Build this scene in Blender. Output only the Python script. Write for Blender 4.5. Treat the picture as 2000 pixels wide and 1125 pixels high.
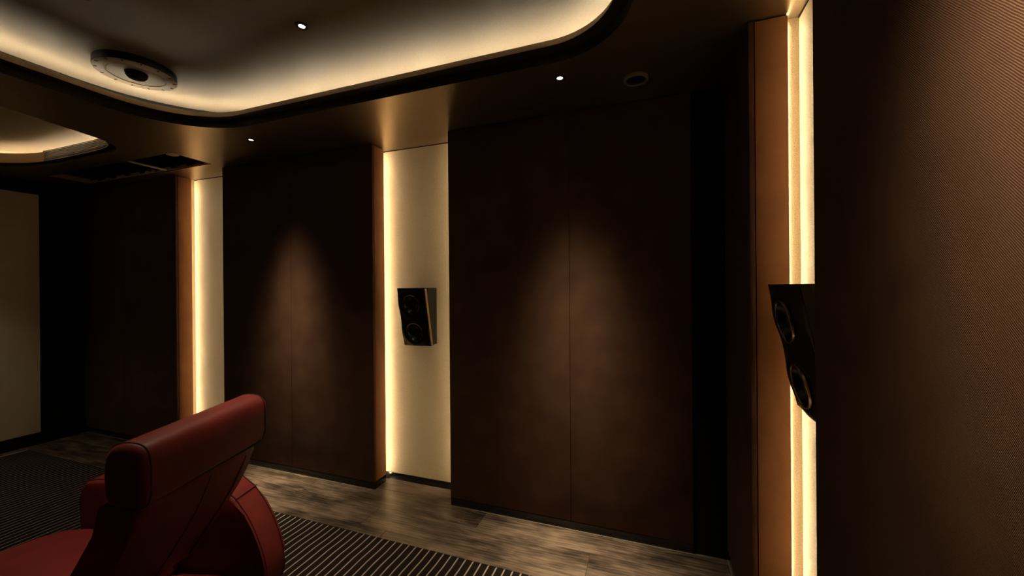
import bpy, bmesh, math, random
from mathutils import Vector, Matrix
random.seed(7)
for o in list(bpy.data.objects): bpy.data.objects.remove(o)
S = bpy.context.scene
C = S.collection
R = math.radians

# ------------------------------------------------------------------ camera, world, exposure
YAW, PITCH, ROLL, FPX, CAMZ = -0.341775, -0.000682, -0.0082236, 760.56, 1.45
fw = Vector((math.sin(YAW)*math.cos(PITCH), math.cos(YAW)*math.cos(PITCH), math.sin(PITCH)))
rt0 = Vector((math.cos(YAW), -math.sin(YAW), 0)); up0 = rt0.cross(fw)
rt = rt0*math.cos(ROLL) + up0*math.sin(ROLL); up = -rt0*math.sin(ROLL) + up0*math.cos(ROLL)
cd = bpy.data.cameras.new('camera'); cam = bpy.data.objects.new('camera', cd); C.objects.link(cam)
cd.sensor_width = 36; cd.sensor_fit = 'HORIZONTAL'; cd.lens = 36*FPX/2000; cd.clip_start = 0.02
cam.matrix_world = Matrix(((rt.x, up.x, -fw.x, 0), (rt.y, up.y, -fw.y, 0), (rt.z, up.z, -fw.z, CAMZ), (0, 0, 0, 1)))
S.camera = cam
w = bpy.data.worlds.new('world'); S.world = w; w.use_nodes = True
w.node_tree.nodes['Background'].inputs['Color'].default_value = (0, 0, 0, 1)
w.node_tree.nodes['Background'].inputs['Strength'].default_value = 0
S.view_settings.view_transform = 'Standard'; S.view_settings.look = 'None'
S.view_settings.gamma = 1; S.view_settings.use_curve_mapping = False
S.view_settings.exposure = -0.1
LED_COL = (1.0, 0.79, 0.50)
NICHE_LED, COVE_LED, COVE2_LED = 8.6, 14.5, 6.5
COVE_COL = (1.0, 0.85, 0.60)
SPOT_COL = (1.0, 0.81, 0.50)

# ------------------------------------------------------------------ materials
def mat(name, col=(.5, .5, .5), rough=.5, spec=.5, metal=0.):
    m = bpy.data.materials.new(name); m.use_nodes = True
    b = m.node_tree.nodes['Principled BSDF']
    b.inputs['Base Color'].default_value = (*col, 1); b.inputs['Roughness'].default_value = rough
    b.inputs['Specular IOR Level'].default_value = spec; b.inputs['Metallic'].default_value = metal
    return m
def nd(m, t, **kw):
    n = m.node_tree.nodes.new(t)
    for k, v in kw.items():
        if k in n.inputs: n.inputs[k].default_value = v
        else: setattr(n, k, v)
    return n
def ln(m, a, b): m.node_tree.links.new(a, b)
def ramp(m, fac, stops):
    r = nd(m, 'ShaderNodeValToRGB'); e = r.color_ramp.elements
    while len(e) < len(stops): e.new(.5)
    for i, (p, c) in enumerate(stops): e[i].position = p; e[i].color = (*c, 1)
    ln(m, fac, r.inputs['Fac']); return r.outputs['Color']
def bump(m, h, strength, dist):
    b = nd(m, 'ShaderNodeBump'); b.inputs['Strength'].default_value = strength; b.inputs['Distance'].default_value = dist
    ln(m, h, b.inputs['Height']); ln(m, b.outputs['Normal'], m.node_tree.nodes['Principled BSDF'].inputs['Normal'])
def pos(m):
    return nd(m, 'ShaderNodeNewGeometry').outputs['Position']
def noise(m, vec, scale, detail=2., rough=.5):
    n = nd(m, 'ShaderNodeTexNoise'); n.inputs['Scale'].default_value = scale; n.inputs['Detail'].default_value = detail
    n.inputs['Roughness'].default_value = rough; ln(m, vec, n.inputs['Vector']); return n.outputs['Fac']
def mth(m, op, a, b=None):
    n = nd(m, 'ShaderNodeMath', operation=op)
    for i, x in enumerate((a, b)):
        if x is None: continue
        if isinstance(x, (int, float)): n.inputs[i].default_value = x
        else: ln(m, x, n.inputs[i])
    return n.outputs[0]

def fabric(name, dark, mid, thread):
    m = mat(name, rough=.75, spec=.25); B = m.node_tree.nodes['Principled BSDF']; p = pos(m)
    sx = nd(m, 'ShaderNodeSeparateXYZ'); ln(m, p, sx.inputs[0])
    h = mth(m, 'ADD', sx.outputs['X'], sx.outputs['Y'])
    wob = noise(m, p, 60, 2)
    ph = mth(m, 'ADD', mth(m, 'MULTIPLY', h, 1850.), mth(m, 'MULTIPLY', sx.outputs['Z'], -1700.))
    ph = mth(m, 'ADD', ph, mth(m, 'MULTIPLY', wob, 4.))
    tw = mth(m, 'ADD', mth(m, 'MULTIPLY', mth(m, 'SINE', ph), .5), .5)
    fine = noise(m, p, 900, 3, .7); big = noise(m, p, 7, 3)
    v = mth(m, 'ADD', mth(m, 'MULTIPLY', tw, .42), mth(m, 'MULTIPLY', fine, .58))
    v = mth(m, 'ADD', v, mth(m, 'MULTIPLY', mth(m, 'SUBTRACT', big, .5), .25))
    ln(m, ramp(m, v, [(.25, dark), (.55, mid), (.85, thread)]), B.inputs['Base Color'])
    bump(m, v, .5, .0012)
    return m
M = {}
M['fabric'] = fabric('brown_twill_fabric', (.033, .0078, .008), (.068, .0275, .0165), (.20, .12, .054))
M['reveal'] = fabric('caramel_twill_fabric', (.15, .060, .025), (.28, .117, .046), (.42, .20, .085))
M['screen'] = fabric('pale_woven_fabric', (.60, .53, .44), (.76, .68, .57), (.86, .78, .66))
# cream wall covering
m = M['cream'] = mat('cream_wall_covering', (.62, .52, .36), .7, .3); p = pos(m)
n1 = noise(m, p, 260, 3, .65); ln(m, ramp(m, n1, [(.3, (.45, .35, .215)), (.7, (.72, .59, .39))]), m.node_tree.nodes['Principled BSDF'].inputs['Base Color'])
bump(m, n1, .6, .003)
# satin ceiling paint
m = M['paint'] = mat('satin_bronze_paint', (.13, .085, .05), .32, .5, .88); p = pos(m)
n1 = noise(m, p, 120, 2); ln(m, ramp(m, n1, [(.3, (.40, .31, .21)), (.7, (.43, .335, .225))]), m.node_tree.nodes['Principled BSDF'].inputs['Base Color'])
bump(m, n1, .05, .002)
m = M['cove_paint'] = mat('pale_bronze_cove_paint', (.3, .22, .14), .5, .25, 0.); p = pos(m)
n1 = noise(m, p, 120, 2); ln(m, ramp(m, n1, [(.3, (.165, .135, .098)), (.7, (.188, .154, .112))]), m.node_tree.nodes['Principled BSDF'].inputs['Base Color'])
bump(m, n1, .05, .002)
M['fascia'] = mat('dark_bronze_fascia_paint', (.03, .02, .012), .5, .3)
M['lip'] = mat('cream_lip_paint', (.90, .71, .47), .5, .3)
M['black_gloss'] = mat('black_gloss', (.006, .006, .006), .16, .5)
M['black_matte'] = mat('black_matte', (.004, .004, .004), .8, .2)
M['black_satin'] = mat('black_satin', (.004, .0037, .0035), .4, .22)
M['sealant'] = mat('pale_sealant', (.17, .14, .11), .35, .5)
M['copper'] = mat('copper_trim', (.55, .38, .27), .13, .5, 1.)
M['cone'] = mat('speaker_cone', (.005, .0045, .0045), .25, .35)
M['ring'] = mat('driver_ring_metal', (.4, .31, .26), .25, .5, .95)
M['dl_trim'] = mat('downlight_trim', (.03, .022, .016), .4, .5)
M['white_trim'] = mat('off_white_plastic', (.3, .26, .21), .45, .4)
M['vent_metal'] = mat('brown_sheet_metal', (.62, .46, .37), .5, .4)
M['pale_metal'] = mat('pale_sheet_metal', (.75, .62, .5), .45, .4)
M['disc'] = mat('ceiling_speaker_disc', (.36, .27, .18), .45, .4)
M['slat'] = mat('pale_diffuser_frame', (.75, .66, .5), .4, .4)
M['blade'] = mat('bronze_diffuser_blade', (.05, .035, .022), .5, .3)
def emit(name, col, s, vary=0):
    m = bpy.data.materials.new(name); m.use_nodes = True; nt = m.node_tree
    nt.nodes.remove(nt.nodes['Principled BSDF']); e = nt.nodes.new('ShaderNodeEmission')
    e.inputs['Color'].default_value = (*col, 1); e.inputs['Strength'].default_value = s
    if vary:      # diodes of slightly uneven output along the strip
        f = noise(m, pos(m), vary, 2, .6); r_ = nd(m, 'ShaderNodeMapRange'); ln(m, f, r_.inputs['Value'])
        for k_, v_ in (('From Min', .35), ('From Max', .65), ('To Min', s*.45), ('To Max', s*1.55)): r_.inputs[k_].default_value = v_
        ln(m, r_.outputs['Result'], e.inputs['Strength'])
    nt.links.new(e.outputs[0], nt.nodes['Material Output'].inputs['Surface']); return m
M['led'] = emit('led_strip_glow', LED_COL, NICHE_LED*10)
M['led_cove'] = emit('cove_led_glow', COVE_COL, COVE_LED*10, 9.)
M['led_cove2'] = emit('rear_cove_led_glow', COVE_COL, COVE2_LED*10)
M['lens'] = emit('downlight_lens_glow', (1, .93, .84), 14)
# red leather
m = M['leather'] = mat('red_leather', (.2, .03, .025), .48, .3); p = nd(m, 'ShaderNodeTexCoord').outputs['Object']
vor = nd(m, 'ShaderNodeTexVoronoi'); vor.inputs['Scale'].default_value = 420; ln(m, p, vor.inputs['Vector'])
n1 = noise(m, p, 9, 3); ln(m, ramp(m, n1, [(.3, (.105, .0098, .0118)), (.7, (.138, .0135, .015))]), m.node_tree.nodes['Principled BSDF'].inputs['Base Color'])
bump(m, vor.outputs['Distance'], .12, .001)
M['seam'] = mat('dark_red_thread', (.05, .008, .008), .6, .3)
# rug
M['rug_rib'] = mat('dark_wool_pile', (.016, .011, .009), .95, .1); m = M['rug_rib']; p = pos(m)
n1 = noise(m, p, 700, 3, .7); ln(m, ramp(m, n1, [(.3, (.004, .003, .0027)), (.75, (.016, .011, .009))]), m.node_tree.nodes['Principled BSDF'].inputs['Base Color']); bump(m, n1, .6, .003)
M['rug_base'] = mat('pale_wool_weave', (.30, .24, .19), .95, .1); m = M['rug_base']; p = pos(m)
n1 = noise(m, p, 500, 3, .7); ln(m, ramp(m, n1, [(.3, (.21, .178, .16)), (.7, (.30, .255, .23))]), m.node_tree.nodes['Principled BSDF'].inputs['Base Color']); bump(m, n1, .5, .002)
# wood planks
m = M['wood'] = mat('grey_brown_oak', (.1, .07, .05), .38, .45); B = m.node_tree.nodes['Principled BSDF']
tc = nd(m, 'ShaderNodeTexCoord'); oi = nd(m, 'ShaderNodeObjectInfo')
off = nd(m, 'ShaderNodeVectorMath', operation='MULTIPLY_ADD'); cmb = nd(m, 'ShaderNodeCombineXYZ')
ln(m, oi.outputs['Random'], cmb.inputs[0]); ln(m, oi.outputs['Random'], cmb.inputs[1]); cmb.inputs[2].default_value = .3
ln(m, cmb.outputs[0], off.inputs[0]); off.inputs[1].default_value = (37, 53, 11); ln(m, tc.outputs['Object'], off.inputs[2])
mp = nd(m, 'ShaderNodeMapping'); mp.inputs['Scale'].default_value = (1, 7, 1); ln(m, off.outputs[0], mp.inputs['Vector'])
g1 = noise(m, mp.outputs[0], 5, 8, .62)
mp2 = nd(m, 'ShaderNodeMapping'); mp2.inputs['Scale'].default_value = (1, 2.6, 1); ln(m, off.outputs[0], mp2.inputs['Vector'])
g2 = noise(m, mp2.outputs[0], 3.2, 4, .55)
wv = nd(m, 'ShaderNodeTexWave', wave_type='BANDS', bands_direction='Y'); wv.inputs['Scale'].default_value = 5; wv.inputs['Distortion'].default_value = 9
wv.inputs['Detail'].default_value = 3; wv.inputs['Detail Scale'].default_value = 1.2
mp3 = nd(m, 'ShaderNodeMapping'); mp3.inputs['Scale'].default_value = (.55, 3, 1); ln(m, off.outputs[0], mp3.inputs['Vector']); ln(m, mp3.outputs[0], wv.inputs['Vector'])
gv = mth(m, 'ADD', mth(m, 'MULTIPLY', g1, .42), mth(m, 'ADD', mth(m, 'MULTIPLY', g2, .64), mth(m, 'MULTIPLY', wv.outputs['Fac'], .07)))
gv = mth(m, 'ADD', gv, mth(m, 'MULTIPLY', mth(m, 'SUBTRACT', oi.outputs['Random'], .5), .08))
ln(m, ramp(m, gv, [(.40, (.013, .0088, .0066)), (.53, (.060, .042, .032)), (.68, (.148, .107, .082))]), B.inputs['Base Color'])
ln(m, ramp(m, gv, [(.3, (.42, .42, .42)), (.8, (.27, .27, .27))]), B.inputs['Roughness'])
bump(m, gv, .25, .002)
M['joint'] = mat('dark_joint', (.05, .037, .027), .6, .3)

# ------------------------------------------------------------------ mesh helpers
def link(name, me, parent=None, m=None):
    o = bpy.data.objects.new(name, me); C.objects.link(o)
    if parent: o.parent = parent
    if m: me.materials.append(M[m] if isinstance(m, str) else m)
    return o
def bm_obj(name, bm, m, parent=None, smooth=True, angle=35):
    bmesh.ops.recalc_face_normals(bm, faces=bm.faces)
    me = bpy.data.meshes.new(name); bm.to_mesh(me); bm.free()
    if smooth:
        me.shade_smooth(); me.set_sharp_from_angle(angle=R(angle))
    return link(name, me, parent, m)
def box_bm(x0, x1, y0, y1, z0, z1, bev=0, seg=2, bm=None):
    b = bmesh.new()
    vs = [b.verts.new((x, y, z)) for x in (x0, x1) for y in (y0, y1) for z in (z0, z1)]
    for f in ((0, 1, 3, 2), (4, 6, 7, 5), (0, 4, 5, 1), (2, 3, 7, 6), (0, 2, 6, 4), (1, 5, 7, 3)): b.faces.new([vs[i] for i in f])
    if bev: bmesh.ops.bevel(b, geom=b.edges[:], offset=bev, segments=seg, affect='EDGES', profile=.5)
    return b
def box(name, x0, x1, y0, y1, z0, z1, m, parent=None, bev=0, seg=2):
    return bm_obj(name, box_bm(min(x0, x1), max(x0, x1), min(y0, y1), max(y0, y1), z0, z1, bev, seg), m, parent, smooth=bool(bev))
def extrude_poly(name, pts, a, b, to3, m, parent=None, bev=0, seg=3):
    """pts: closed 2D outline; extruded from a to b; to3(p,q,t) -> xyz"""
    bm = bmesh.new()
    A = [bm.verts.new(to3(p, q, a)) for p, q in pts]; Bv = [bm.verts.new(to3(p, q, b)) for p, q in pts]
    fa = bm.faces.new(A); fb = bm.faces.new(Bv[::-1]); n = len(pts)
    for i in range(n): bm.faces.new((A[i], Bv[i], Bv[(i+1) % n], A[(i+1) % n]))
    if bev:
        e = list(set(fa.edges[:] + fb.edges[:])); bmesh.ops.bevel(bm, geom=e, offset=bev, segments=seg, affect='EDGES', profile=.5)
    return bm_obj(name, bm, m, parent, angle=40)
def lathe(name, prof, m, parent=None, n=48, loc=(0, 0, 0)):
    bm = bmesh.new(); rings = []
    for r, z in prof:
        if r < 1e-6: rings.append([bm.verts.new((loc[0], loc[1], loc[2]+z))])
        else: rings.append([bm.verts.new((loc[0]+r*math.cos(2*math.pi*i/n), loc[1]+r*math.sin(2*math.pi*i/n), loc[2]+z)) for i in range(n)])
    for a, b in zip(rings, rings[1:]):
        for i in range(n):
            j = (i+1) % n
            if len(a) == 1 and len(b) == 1: continue
            if len(a) == 1: bm.faces.new((a[0], b[i], b[j]))
            elif len(b) == 1: bm.faces.new((a[i], b[0], a[j]))
            else: bm.faces.new((a[i], b[i], b[j], a[j]))
    return bm_obj(name, bm, m, parent)
def tube(name, pts, r, m, parent=None, n=6, closed=False):
    bm = bmesh.new(); P = [Vector(p) for p in pts]; rings = []; N = len(P)
    for i, p in enumerate(P):
        t = (P[(i+1) % N] - P[i-1]) if closed else (P[min(i+1, N-1)] - P[max(i-1, 0)])
        t.normalize(); a = t.cross(Vector((0, 0, 1)))
        if a.length < .05: a = t.cross(Vector((0, 1, 0)))
        a.normalize(); b = t.cross(a)
        rings.append([bm.verts.new(p + r*(a*math.cos(2*math.pi*k/n) + b*math.sin(2*math.pi*k/n))) for k in range(n)])
    for i in range(N if closed else N-1):
        A, Bq = rings[i], rings[(i+1) % N]
        for k in range(n): bm.faces.new((A[k], A[(k+1) % n], Bq[(k+1) % n], Bq[k]))
    if not closed: bm.faces.new(rings[0]); bm.faces.new(rings[-1][::-1])
    return bm_obj(name, bm, m, parent)
def thing(name, label, cat, loc=(0, 0, 0), rotz=0, group=None):
    o = bpy.data.objects.new(name, None); C.objects.link(o); o.location = loc; o.rotation_euler = (0, 0, rotz)
    o.empty_display_size = .1; o['label'] = label; o['category'] = cat
    if group: o['group'] = group
    return o
def struct(o): o['kind'] = 'structure'; return o

# ------------------------------------------------------------------ room dimensions
XL, XR, YB, YF, ZC = -5.51, .373, 2.307, -2.35, 2.5
ND = .182                      # niche depth
FT = .020                      # fabric panel thickness
RD = .134                      # reveal depth

# ------------------------------------------------------------------ floor
floor = struct(box('floor', XL-.1, XR+.3, YF-.1, YB+.3, -.06, -.004, 'joint'))
pl, pw = 1.38, .20
bmp = box_bm(-pl/2+.0007, pl/2-.0007, -pw/2+.0006, pw/2-.0006, -.006, 0, .0012, 1)
mep = bpy.data.meshes.new('plank'); bmesh.ops.recalc_face_normals(bmp, faces=bmp.faces); bmp.to_mesh(mep); bmp.free(); mep.materials.append(M['wood'])
row = -1; y = 2.54
while y > YF-.1:
    ph = {0: -1.007, 1: -1.700}.get(row, random.uniform(-1.6, -.3))
    x = ph - 5*pl
    while x < XR+.25:
        if x+pl > XL-.05:
            o = bpy.data.objects.new('plank', mep); C.objects.link(o); o.parent = floor; o.location = (x+pl/2, y-pw/2, 0)
        x += pl
    y -= pw; row += 1

# ------------------------------------------------------------------ walls with fabric bays and lit niches
def mapper(wall):
    if wall == 'back': return lambda s0, s1, n0, n1: (s0, s1, YB+n0, YB+n1)
    return lambda s0, s1, n0, n1: (XR+n0, XR+n1, s0, s1)
wall_back = struct(box('wall_back', XL-.1, XR+.4, YB+ND, YB+ND+.1, 0, ZC+.4, 'cream'))
wall_right = struct(box('wall_right', XR+ND, XR+ND+.1, YF-.1, YB+ND, 0, ZC+.4, 'cream'))
BBH = .053
def bay(wall, par, s0, s1, seams, rev_lo, rev_hi, led_lo, led_hi):
    mp_ = mapper(wall)
    def bx(name, a, b, n0, n1, z0, z1, m, bev=0): return box(name, *mp_(a, b, n0, n1), z0, z1, m, par, bev)
    # front fabric panels
    cuts = [s0] + list(seams) + [s1]
    for a, b in zip(cuts, cuts[1:]):
        bx('acoustic_panel', a+.0008, b-.0008, 0, FT, BBH, ZC-.003, 'fabric', .003)
    # core behind the panels, narrower than the reveal boards
    bx('panel_core', s0+.012, s1-.012, FT+.001, RD-.001, BBH, ZC, 'black_matte')
    bx('panel_backing', s0+.04, s1-.04, RD, ND, 0, ZC, 'cream')
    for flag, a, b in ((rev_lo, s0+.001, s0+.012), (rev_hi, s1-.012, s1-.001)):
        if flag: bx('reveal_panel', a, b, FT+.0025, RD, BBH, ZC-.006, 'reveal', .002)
    # skirting wraps the bay
    bx('skirting', s0+.0015, s1-.0015, .002, RD, 0, BBH-.001, 'black_gloss', .0015)
    bx('sealant_line', s0, s1, -.0022, .004, 0, .0018, 'sealant')
    for flag, a, b in ((led_lo, s0+.037, s0+.040), (led_hi, s1-.040, s1-.037)):
        if flag: bx('led_strip', a, b, RD+.0005, RD+.0065, .03, ZC-.02, 'led')
def niche_floor(wall, par, s0, s1):
    mp_ = mapper(wall)
    box('niche_skirting', *mp_(s0-.038, s1+.038, ND-.008, ND-.0005), 0, BBH, 'black_gloss', par, .0015)
    box('niche_sealant', *mp_(s0, s1, ND-.013, ND-.008), 0, .003, 'sealant', par)
    box('painted_shadow_gap', *mp_(s0-.038, s1+.038, ND-.003, ND-.0002), ZC-.006, ZC, 'black_matte', par)  # thin black strip drawn as the shaded gap under the ceiling
bay('back', wall_back, XL, -4.056, [-4.844], False, True, False, True)
bay('back', wall_back, -3.44, -1.885, [-2.671], True, True, True, True)
bay('back', wall_back, -1.268, .211, [-.457], True, False, True, False)
box('corner_strip', .212, XR+.02, YB+.012, YB+.1, 0, ZC, 'black_matte', wall_back)
niche_floor('back', wall_back, -4.056, -3.44); niche_floor('back', wall_back, -1.885, -1.268)
bay('right', wall_right, 1.775, YB+.01, [], True, False, True, False)
bay('right', wall_right, YF, 1.133, [-1.59, -.8, .02], False, True, False, True)
niche_floor('right', wall_right, 1.133, 1.775)
# end wall on the left and the wall behind the camera
wall_left = struct(box('wall_left', XL-.1, XL, YF-.1, YB+.1, 0, ZC+.1, 'black_matte'))
struct(box('baseboard_left', XL, XL+.022, YF, YB, 0, .112, 'black_satin', None, .002))
wall_front = struct(box('wall_front', XL-.1, XR+.3, YF-.12, YF-.02, 0, ZC+.1, 'black_matte'))
x = XL
for x1 in (-4.844, -4.056, -3.3, -2.5, -1.7, -.9, -.1, XR):
    box('acoustic_panel', x+.001, x1-.001, YF-.019, YF, BBH, ZC-.003, 'fabric', wall_front, .003); x = x1
e = thing('screen_panel', 'large pale beige fabric panel covering the end wall at the far left', 'panel', (XL, 0, 0))
extrude_poly('fabric_face', [(-1.986, .114), (1.986, .114), (1.986, 2.37), (-1.986, 2.37)], .004, .035, lambda p, q, t: (t, p, q), 'screen', e, .006)
extrude_poly('back_frame', [(-1.97, .12), (1.97, .12), (1.97, 2.36), (-1.97, 2.36)], 0, .004, lambda p, q, t: (t, p, q), 'black_matte', e)

# ------------------------------------------------------------------ ceiling with two coves
def rounded_rect(x0, x1, y0, y1, rs, n=14):
    pts = []   # CCW from bottom-right corner
    for (cx, cy, a0, r) in ((x1-rs[0], y0+rs[0], -90, rs[0]), (x1-rs[1], y1-rs[1], 0, rs[1]), (x0+rs[2], y1-rs[2], 90, rs[2]), (x0+rs[3], y0+rs[3], 180, rs[3])):
        for i in range(n+1):
            a = R(a0+90*i/n); pts.append((cx+r*math.cos(a), cy+r*math.sin(a)))
    return pts
def normals(pts):
    N = []; k = len(pts)
    for i in range(k):
        a, b, c = Vector(pts[i-1]), Vector(pts[i]), Vector(pts[(i+1) % k])
        t = ((b-a).normalized() + (c-b).normalized()).normalized(); N.append((t.y, -t.x))
    return N
def catmull(pts, n=6):
    out = []; k = len(pts)
    for i in range(k):
        p0, p1, p2, p3 = (Vector(pts[(i+j) % k]) for j in (-1, 0, 1, 2))
        for s in range(n):
            t = s/n
            q = .5*((2*p1) + (p2-p0)*t + (2*p0-5*p1+4*p2-p3)*t*t + (3*p1-p0-3*p2+p3)*t**3); out.append((q.x, q.y))
    return out
def sweep(name, O, N, prof, m, parent, closed_prof=False, i0=0, i1=None, smooth=True):
    k = len(O); ring = i1 is None; idx = range(k) if ring else range(i0, i1+1)
    bm = bmesh.new(); cols = []
    for i in idx:
        i %= k; cols.append([bm.verts.new((O[i][0]+N[i][0]*n_, O[i][1]+N[i][1]*n_, z_)) for n_, z_ in prof])
    L = len(cols); P = len(prof)
    for i in range(L if ring else L-1):
        a, b = cols[i], cols[(i+1) % L]
        for j in range(P if closed_prof else P-1):
            j2 = (j+1) % P; bm.faces.new((a[j], b[j], b[j2], a[j2]))
    if closed_prof and not ring: bm.faces.new(cols[0]); bm.faces.new(cols[-1][::-1])
    return bm_obj(name, bm, m, parent, smooth=smooth, angle=30)
O_main = rounded_rect(-2.925, -.04, -1.85, 1.785, (.45, .38, .5, .45)); N_main = normals(O_main)
half = [(-3.385, 0.0), (-3.40, .7), (-3.453, 1.106), (-3.508, 1.326), (-3.564, 1.552), (-3.613, 1.654), (-3.685, 1.722), (-3.80, 1.766), (-3.98, 1.780), (-4.25, 1.782), (-4.5, 1.781), (-4.692, 1.772), (-4.906, 1.733), (-5.118, 1.637), (-5.25, 1.46), (-5.30, 1.2), (-5.31, .6), (-5.31, 0)]
O_left = catmull(half + [(x, -y) for x, y in half[::-1] if y > .01], 5); N_left = normals(O_left)
vent_o = [(-5.155, 1.93), (-3.43, 1.93), (-3.43, 2.217), (-5.155, 2.217)]
bm = bmesh.new(); edges = []
for loop in ([(XL-.1, YF-.1), (XR+.4, YF-.1), (XR+.4, YB+ND+.05), (XL-.1, YB+ND+.05)], O_main, O_left, vent_o):
    vs = [bm.verts.new((x, y, ZC)) for x, y in loop]
    edges += [bm.edges.new((vs[i], vs[(i+1) % len(vs)])) for i in range(len(vs))]
bmesh.ops.triangle_fill(bm, use_beauty=True, use_dissolve=False, edges=edges)
me = bpy.data.meshes.new('ceiling'); bm.to_mesh(me); bm.free()
if sum(p.normal.z for p in me.polygons) > 0: me.flip_normals()
ceiling = struct(link('ceiling', me, None, 'paint'))
def cove(O, N, a, s, b, wdt, zc, led_m, trough_m, gap=None):
    z1 = ZC+a
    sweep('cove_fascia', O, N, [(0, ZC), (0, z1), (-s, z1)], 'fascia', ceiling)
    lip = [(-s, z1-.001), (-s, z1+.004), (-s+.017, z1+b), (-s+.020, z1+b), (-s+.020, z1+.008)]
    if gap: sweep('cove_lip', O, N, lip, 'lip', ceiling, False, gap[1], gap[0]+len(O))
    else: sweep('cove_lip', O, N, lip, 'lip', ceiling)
    sweep('cove_trough', O, N, [(-s+(0 if gap else .020), z1+.008), (wdt, z1+.008), (wdt, zc)], trough_m, ceiling)
    sweep('led_backing', O, N, [(.098, z1+.0148), (.114, z1+.0098), (.114, z1+.009), (.098, z1+.009)], 'black_matte', ceiling, True)
    sweep('cove_led_strip', O, N, [(.100, z1+.0160), (.112, z1+.0123)], led_m, ceiling)
    bm = bmesh.new(); bm.faces.new([bm.verts.new((O[i][0]+N[i][0]*wdt, O[i][1]+N[i][1]*wdt, zc)) for i in range(len(O))])
    bmesh.ops.triangulate(bm, faces=bm.faces)
    return bm_obj('cove_ceiling', bm, 'cove_paint', ceiling, smooth=False)
ZU = 2.71
near = lambda x, y: min(range(len(O_left)), key=lambda i: (O_left[i][0]-x)**2+(O_left[i][1]-y)**2)
i_r, i_l = near(-3.66, 1.70), near(-4.69, 1.772)
cove(O_main, N_main, .046, .06, .036, .27, ZU, 'led_cove', 'black_matte')
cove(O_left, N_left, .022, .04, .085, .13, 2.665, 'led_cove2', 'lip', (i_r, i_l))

# ------------------------------------------------------------------ ceiling fittings
def downlight(x, y, z, energy, label, size=R(96), blend=.5, power=52., tilt=(0, 0)):
    t = thing('downlight', label, 'downlight', (x, y, z), 0, 'ceiling downlights')
    lathe('trim_ring', [(.0145, -.001), (.0155, -.005), (.028, -.005), (.030, -.003), (.030, 0)], 'dl_trim', t, 32)
    lathe('lens', [(0, -.0025), (.0135, -.0025), (.0143, -.001)], 'lens', t, 24)
    l = bpy.data.lights.new('spot', 'SPOT'); l.energy = energy; l.color = SPOT_COL; l.spot_size = size; l.spot_blend = blend; l.shadow_soft_size = .015
    l.use_nodes = True; nt = l.node_tree; em = nt.nodes['Emission']      # photometric beam shape: cos^n around the axis
    ge = nt.nodes.new('ShaderNodeNewGeometry'); dt = nt.nodes.new('ShaderNodeVectorMath'); ab = nt.nodes.new('ShaderNodeMath'); pw_ = nt.nodes.new('ShaderNodeMath')
    dt.operation = 'DOT_PRODUCT'; ax = Vector((tilt[0], tilt[1], -1)).normalized(); dt.inputs[1].default_value = ax
    ab.operation = 'ABSOLUTE'; pw_.operation = 'POWER'; pw_.inputs[1].default_value = power
    nt.links.new(ge.outputs['Incoming'], dt.inputs[0]); nt.links.new(dt.outputs['Value'], ab.inputs[0]); nt.links.new(ab.outputs[0], pw_.inputs[0]); nt.links.new(pw_.outputs[0], em.inputs['Strength'])
    o = bpy.data.objects.new('lamp_beam', l); C.objects.link(o); o.parent = t; o.location = (0, 0, -.012); o.rotation_euler = (0, 0, 0)
    return t
downlight(-.42, 1.92, ZC, 740, 'small lit downlight in the dark soffit before the widest wall panel', tilt=(0, .08))
downlight(-2.62, 1.955, ZC, 740, 'small lit downlight in the soffit by the rounded cove corner', tilt=(0, .08))
downlight(-1.56, 1.42, ZU, 210, 'small lit downlight in the raised ceiling inside the glowing cove', power=20.)
downlight(-2.27, .95, ZU, 70, 'small downlight at the top edge of the raised ceiling, above the recliner', power=9.)
downlight(0.0, .42, ZC, 290, 'downlight close to the large panel at the right edge, above the frame', tilt=(.52, 0), power=34.)
downlight(-4.7, .72, 2.665, 75, 'added unseen downlight in the smaller cove, brightening the end-wall panel and rug', power=5.)  # unseen lamp added to brighten the rug and the end-wall panel
# round ceiling fitting near the wall
t = thing('ceiling_sensor', 'dark round ceiling fitting with a thin pale rim near the right corner', 'sensor', (-.062, 2.06, ZC))
lathe('rim', [(.046, 0), (.046, -.012), (.052, -.016), (.059, -.014), (.061, 0)], 'white_trim', t, 40)
lathe('face', [(0, -.004), (.046, -.004)], 'black_matte', t, 32)
# large round ceiling speaker
t = thing('ceiling_speaker', 'large round ceiling speaker with a flat flange and dark centre, inside the cove', 'speaker', (-2.734, 1.369, ZU))
lathe('rim_wall', [(.1765, 0), (.1765, -.036), (.175, -.039)], 'black_satin', t, 64)
fl = lathe('flange', [(.175, -.039), (.173, -.0402), (.128, -.0402), (.126, -.037), (.122, -.037), (.119, -.0395), (.09, -.034), (.05, -.028), (.04, -.027)], 'disc', t, 64)
for i in range(14):
    a = 2*math.pi*i/14+.1
    o = box('clip', .156, .170, -.0035, .0035, -.0425, -.0395, 'black_satin', t, .001); o.rotation_euler = (0, 0, a)
lathe('centre_cap', [(0, -.066), (.02, -.064), (.038, -.056), (.047, -.044), (.050, -.030), (.050, -.026)], 'black_matte', t, 40)
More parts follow.
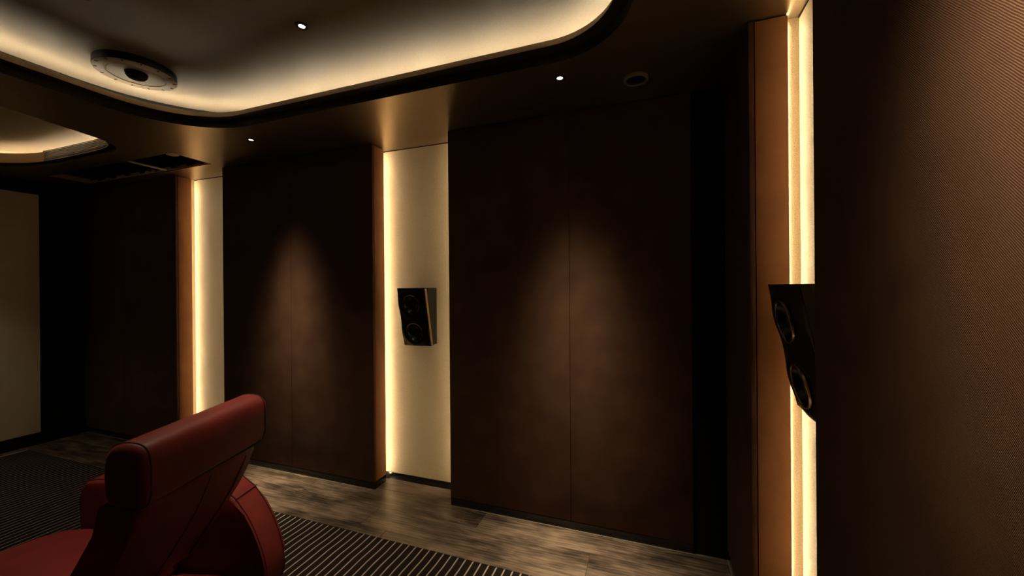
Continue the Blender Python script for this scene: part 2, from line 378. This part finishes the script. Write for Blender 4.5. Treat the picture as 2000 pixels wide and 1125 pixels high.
# open vent
t = thing('ceiling_vent', 'open rectangular ceiling vent with a notched metal edge and one crossbar', 'vent')
vx0, vx1, vy0, vy1 = -5.155, -3.43, 1.93, 2.217
bm = bmesh.new()
vv = [[bm.verts.new((x, y, z)) for x, y in ((vx0, vy0), (vx1, vy0), (vx1, vy1), (vx0, vy1))] for z in (ZC, ZC+.32)]
for i in range(4): bm.faces.new((vv[0][i], vv[0][(i+1) % 4], vv[1][(i+1) % 4], vv[1][i]))
bm.faces.new(vv[1]); bm_obj('duct_box', bm, 'black_matte', t, smooth=False)
seg = 8; L = (vx1-vx0)/seg
tab = []; q = vx0
pts = [(vx0+.002, ZC+.004)]
for i in range(seg):     # long flange with square notches in its upper edge
    a = vx0+i*L
    pts2 = [(a+.01, ZC+.030), (a+L*.62, ZC+.030), (a+L*.66, ZC+.012), (a+L*.94, ZC+.012)]
    tab += pts2
out = [(vx0+.002, ZC+.001)] + [(vx1-.002, ZC+.001)] + tab[::-1]
extrude_poly('notched_flange', out, vy1-.012, vy1-.009, lambda p, q, s: (p, s, q), 'vent_metal', t)
box('end_flange', vx0+.004, vx0+.010, vy0+.004, vy1-.012, ZC+.001, ZC+.045, 'vent_metal', t, .001)
box('end_flange', vx1-.010, vx1-.004, vy0+.004, vy1-.012, ZC+.001, ZC+.010, 'vent_metal', t, .001)
box('crossbar', -3.995, -3.98, vy0+.004, vy1-.014, ZC-.003, ZC+.010, 'pale_metal', t, .001)
lathe('pipe_end', [(0, 0), (.040, 0), (.046, .004), (.046, .12)], 'pale_metal', t, 32, (-3.735, 2.105, ZC+.075))
for px in (-4.9, -4.55, -4.2, -3.85, -3.62):
    box('hanger_bolt', px-.006, px+.006, vy1-.030, vy1-.016, ZC+.012, ZC+.05, 'black_satin', t)
# linear air diffuser on the lip of the smaller cove
t = thing('air_diffuser', 'linear air diffuser with dark slats and bright gaps on the edge of the smaller cove', 'diffuser')
za, zb = ZC+.026, ZC+.104
for z in (za-.004, zb-.001): sweep('frame_rail', O_left, N_left, [(-.030, z), (-.044, z), (-.044, z+.005), (-.030, z+.005)], 'slat', t, True, i_r, i_l)
ns = 6
for k in range(ns):
    z = za+.006+(zb-za-.018)*k/(ns-1)
    sweep('slat', O_left, N_left, [(-.030, z), (-.043, z-.001), (-.043, z+.0055), (-.030, z+.0065)], 'blade', t, True, i_r, i_l)
for i in (i_l, i_r):
    c = Vector((O_left[i][0]-N_left[i][0]*.037, O_left[i][1]-N_left[i][1]*.037))
    o = box('end_frame', -.006, .006, -.010, .010, za-.002, zb+.003, 'slat', t, .001)
    o.location = (c.x, c.y, 0); o.rotation_euler = (0, 0, math.atan2(N_left[i][1], N_left[i][0])-math.pi/2)

# ------------------------------------------------------------------ wall speakers
def wall_speaker(name, label, wall, W=.220, amp=.022):
    """local: s along the wall (width), n out of the wall, z up from bottom"""
    Hh, D0, D1 = .413, .088, .172
    t = thing(name, label, 'speaker', group='wall speakers in the lit niches')
    if wall == 'back': f = lambda s, n, z: (-1.578+s, YB+ND-n, 1.041+z)
    else: f = lambda s, n, z: (XR+ND-n, 1.435-s, 1.041+z)
    dr = ((0.0, .100), (0.0, .298)); rr = .066
    def front(s, z):
        n = D0-.004+(D1-D0)*z/Hh
        for cs, cz in dr:
            r = math.hypot((s-cs)*.22/W, z-cz)
            if r < .072: n += amp - (amp+.017)*max(0, 1-(r/.068)**2)
            else: n += amp*math.exp(-(max(0, r-.080)/.032)**2)
        return n
    NS, NZ = 36, 66
    bm = bmesh.new(); G = []
    for j in range(NZ+1):
        G.append([bm.verts.new(f(-W/2+W*i/NS, front(-W/2+W*i/NS, Hh*j/NZ), Hh*j/NZ)) for i in range(NS+1)])
    for j in range(NZ):
        for i in range(NS): bm.faces.new((G[j][i], G[j][i+1], G[j+1][i+1], G[j+1][i]))
    bm_obj('baffle', bm, 'black_satin', t, angle=60)
    bm = bmesh.new()
    bor = [(i, 0) for i in range(NS+1)] + [(NS, j) for j in range(1, NZ+1)] + [(i, NZ) for i in range(NS-1, -1, -1)] + [(0, j) for j in range(NZ-1, 0, -1)]
    fr = []; bk = []
    for i, j in bor:
        s, z = -W/2+W*i/NS, Hh*j/NZ
        fr.append(bm.verts.new(f(s, front(s, z), z))); bk.append(bm.verts.new(f(s*.995, .001, .012+z*(Hh-.014)/Hh if j == 0 else z)))
    for k in range(len(bor)): bm.faces.new((fr[k], fr[(k+1) % len(bor)], bk[(k+1) % len(bor)], bk[k]))
    bm.faces.new(bk); bm_obj('cabinet', bm, 'black_satin', t, angle=40)
    for sg in (-1, 1):           # strip along each side edge; right-wall one painted black as unlit metal
        bm = bmesh.new(); prev = None
        for j in range(0, 31):
            z = .006+(Hh-.012)*j/30; n = D0+(D1-D0)*z/Hh
            cur = [bm.verts.new(f(sg*(W/2+a), n-b, z)) for a, b in ((-.001, .006), (.0022, .006), (.0022, .030), (-.001, .030))]
            if prev:
                for k in range(4): bm.faces.new((prev[k], prev[(k+1) % 4], cur[(k+1) % 4], cur[k]))
            else: bm.faces.new(cur)
            prev = cur
        bm.faces.new(prev[::-1]); bm_obj('side_trim', bm, 'copper' if wall == 'back' else 'black_gloss', t, angle=40)
    th = math.atan2(D1-D0, Hh)
    for cs, cz in dr:            # driver: ring, cone, dust cap
        nz = D0+(D1-D0)*cz/Hh
        def pt(r, a, h):
            s, v = cs+r*math.cos(a), r*math.sin(a)
            return f(s, nz+h*math.cos(th)+v*math.sin(th), cz+v*math.cos(th)-h*math.sin(th))
        def rev(name, prof, m, parent):
            bm = bmesh.new(); rings = [[bm.verts.new(pt(max(r, 1e-4), 2*math.pi*k/40, h)) for k in range(40)] for r, h in prof]
            for A, Bq in zip(rings, rings[1:]):
                for k in range(40): bm.faces.new((A[k], A[(k+1) % 40], Bq[(k+1) % 40], Bq[k]))
            return bm_obj(name, bm, m, parent)
        d_ = rev('driver', [(.064, .0125), (.061, .0135), (.057, .010), (.052, .000), (.042, -.009), (.022, -.013)], 'cone', t)
        rev('driver_ring', [(.063, .010), (.0645, .0155), (.067, .0165), (.0695, .0155), (.0705, .010)], 'ring', d_)
        rev('dust_cap', [(.023, -.013), (.016, -.006), (.008, -.003), (0, -.002)], 'black_satin', d_)
    return t
wall_speaker('wall_speaker', 'black two-driver speaker hung in the lit niche of the far wall', 'back')
wall_speaker('wall_speaker', 'black two-driver speaker in the bright niche beside the large right-hand panel', 'right', .30, .015)

# ------------------------------------------------------------------ rug
rug = thing('rug', 'dark ribbed rug with thin pale stripes under the red recliner', 'rug', (0, 0, 0))
rx0, rx1, ry0, ry1 = -5.38, -.10, -1.80, 1.862
box('rug_base', rx0, rx1, ry0, ry1, .001, .006, 'rug_base', rug, .001)
sp = .0442; ribw = .0362; nseg = 40
bm = bmesh.new(); prev = None
for j in range(nseg+1):
    yy = ry0+(ry1+.003-ry0)*j/nseg; dx = .0018*math.sin(j*1.3)+.0012*math.sin(j*2.9+1)
    cur = [bm.verts.new((dx+a*ribw/2, yy, z)) for a, z in ((-1, .003), (-1, .0068), (-.8, .0076), (.8, .0076), (1, .0068), (1, .003))]
    if prev:
        for k in range(5): bm.faces.new((prev[k], prev[k+1], cur[k+1], cur[k]))
    else: bm.faces.new(cur)
    prev = cur
bm.faces.new(prev[::-1]); bmesh.ops.recalc_face_normals(bm, faces=bm.faces)
mer = bpy.data.meshes.new('rib'); bm.to_mesh(mer); bm.free(); mer.materials.append(M['rug_rib'])
x = -.628+sp*11.5
while x-ribw/2 > rx0:
    if x+ribw/2 < rx1:
        o = bpy.data.objects.new('rib', mer); C.objects.link(o); o.parent = rug; o.location = (x, 0, 0)
    x -= sp

# ------------------------------------------------------------------ red leather recliner
YAWC = R(16)
ch = thing('recliner', 'red leather recliner seen from behind on the striped rug', 'armchair', (-1.52, .935, .0077))
d = Vector((-math.cos(YAWC), -math.sin(YAWC), 0)); wv_ = Vector((-math.sin(YAWC), math.cos(YAWC), 0))
def uvz(u, v, z): p = d*u+wv_*v; return (p.x, p.y, z-.0077)
def spl(pts, n=4):
    out = catmull(pts, n); return out
arm_prof = [(.03, .075), (-.006, .12), (-.018, .175), (-.012, .24), (.008, .315), (.040, .395), (.078, .465), (.125, .530), (.185, .575), (.26, .598), (.36, .604), (.78, .602), (.825, .592), (.848, .565), (.852, .52), (.852, .10), (.845, .065), (.80, .05), (.10, .05)]
def arm(v0, v1):
    a = extrude_poly('arm', arm_prof, v0, v1, lambda p, q, t: uvz(p, t, q), 'leather', ch, .016, 4)
    for v in (v0+.012, v1-.012):
        pts = []
        for p, q in arm_prof[1:16]: pts.append(uvz(p, v, q))
        # nudge outwards onto the surface
        c = Vector(uvz(.42, v, .32)); pts = [tuple(Vector(p)+(Vector(p)-c).normalized()*.0005) for p in pts]
        tube('piping', pts, .0028, 'seam', a)
    tube('stitch_seam', [uvz(.121, v0+.006+(v1-v0-.012)*i/6, .5315) for i in range(7)], .0018, 'seam', a)
    return a
arm(.305, .445); arm(-.445, -.305)
# seat cushion with bowed front
plan = [(.38, -.298), (.80, -.298), (.88, -.280), (.94, -.22), (.98, -.12), (.992, 0), (.98, .12), (.94, .22), (.88, .280), (.80, .298), (.38, .298)]
extrude_poly('seat', plan, .20, .405, lambda p, q, t: uvz(p, q, t), 'leather', ch, .035, 5)
extrude_poly('base', [(.18, -.30), (.80, -.30), (.80, .30), (.18, .30)], .03, .215, lambda p, q, t: uvz(p, q, t), 'leather', ch, .02, 3)
extrude_poly('rear_panel', [(.160, .06), (.180, .06), (.195, .2), (.175, .2)], -.27, .27, lambda p, q, t: uvz(p, t, q), 'leather', ch, .006, 2)
# backrest
bp = [(-.022, .832), (-.036, .812), (-.040, .79), (-.018, .735), (.02, .655), (.07, .575), (.125, .49), (.19, .40), (.24, .36), (.33, .37), (.34, .42), (.27, .52), (.20, .625), (.14, .72), (.10, .80), (.09, .84)]
bm = bmesh.new(); cols = []
NV = 12
for k in range(NV+1):
    s = -1+2*k/NV; v = s*.243
    col = []
    for i, (u, z) in enumerate(bp):
        wz = 1 - .10*max(0, (.80-z)/.45)           # narrows a little towards the seat
        e_ = .016*(abs(s)**6)
        cu = .20; cz = .6
        col.append(bm.verts.new(uvz(u+(e_ if i < 8 else -e_), v*wz, z)))
    cols.append(col)
for a, b in zip(cols, cols[1:]):
    for i in range(len(bp)): j = (i+1) % len(bp); bm.faces.new((a[i], b[i], b[j], a[j]))
fa = bm.faces.new(cols[0]); fb = bm.faces.new(cols[-1][::-1])
bmesh.ops.bevel(bm, geom=list(set(fa.edges[:]+fb.edges[:])), offset=.02, segments=4, affect='EDGES', profile=.5)
br = bm_obj('backrest', bm, 'leather', ch, angle=50)
for v in (0.0, .17):
    tube('stitch_seam', [uvz(u-.0006, v*(1-.10*max(0, (.80-z)/.45)), z) for u, z in bp[2:8]], .0018, 'seam', br)
# headrest
hp = catmull([(-.052, .820), (-.065, .848), (-.068, .90), (-.068, .945), (-.062, .978), (-.045, .998), (-.018, 1.006), (.016, 1.006), (.044, .997), (.062, .972), (.068, .93), (.067, .87), (.058, .832), (.03, .818), (-.02, .816)], 4)
bm = bmesh.new(); cols = []; RC = .024
ring = [(-.262+RC-RC*math.sin(R(90-15*k)), 1-RC*(1-math.cos(R(90-15*k)))/.085) for k in range(7)]
ring += [(-.238+.476*k/10, 1.) for k in range(1, 10)] + [(-v, sc) for v, sc in ring[::-1]]
for v, sc in ring:
    cols.append([bm.verts.new(uvz(u*sc, v, .91+(z-.91)*sc+.023*v)) for u, z in hp])
for a, b in zip(cols, cols[1:]):
    for i in range(len(hp)): j = (i+1) % len(hp); bm.faces.new((a[i], b[i], b[j], a[j]))
bm.faces.new(cols[0]); bm.faces.new(cols[-1][::-1])
hr = bm_obj('headrest', bm, 'leather', ch, angle=60)
tube('painted_gap_shade', [uvz(-.046, -.235+.47*i/10, .8195) for i in range(11)], .006, 'black_matte', hr)  # black tube painted in for the shade between headrest and backrest
for s in (-1, 1):
    tube('piping', [uvz(u*.995, s*.241, .91+(z-.91)*.998+.0055*s) for u, z in hp], .0026, 'seam', hr, closed=True)
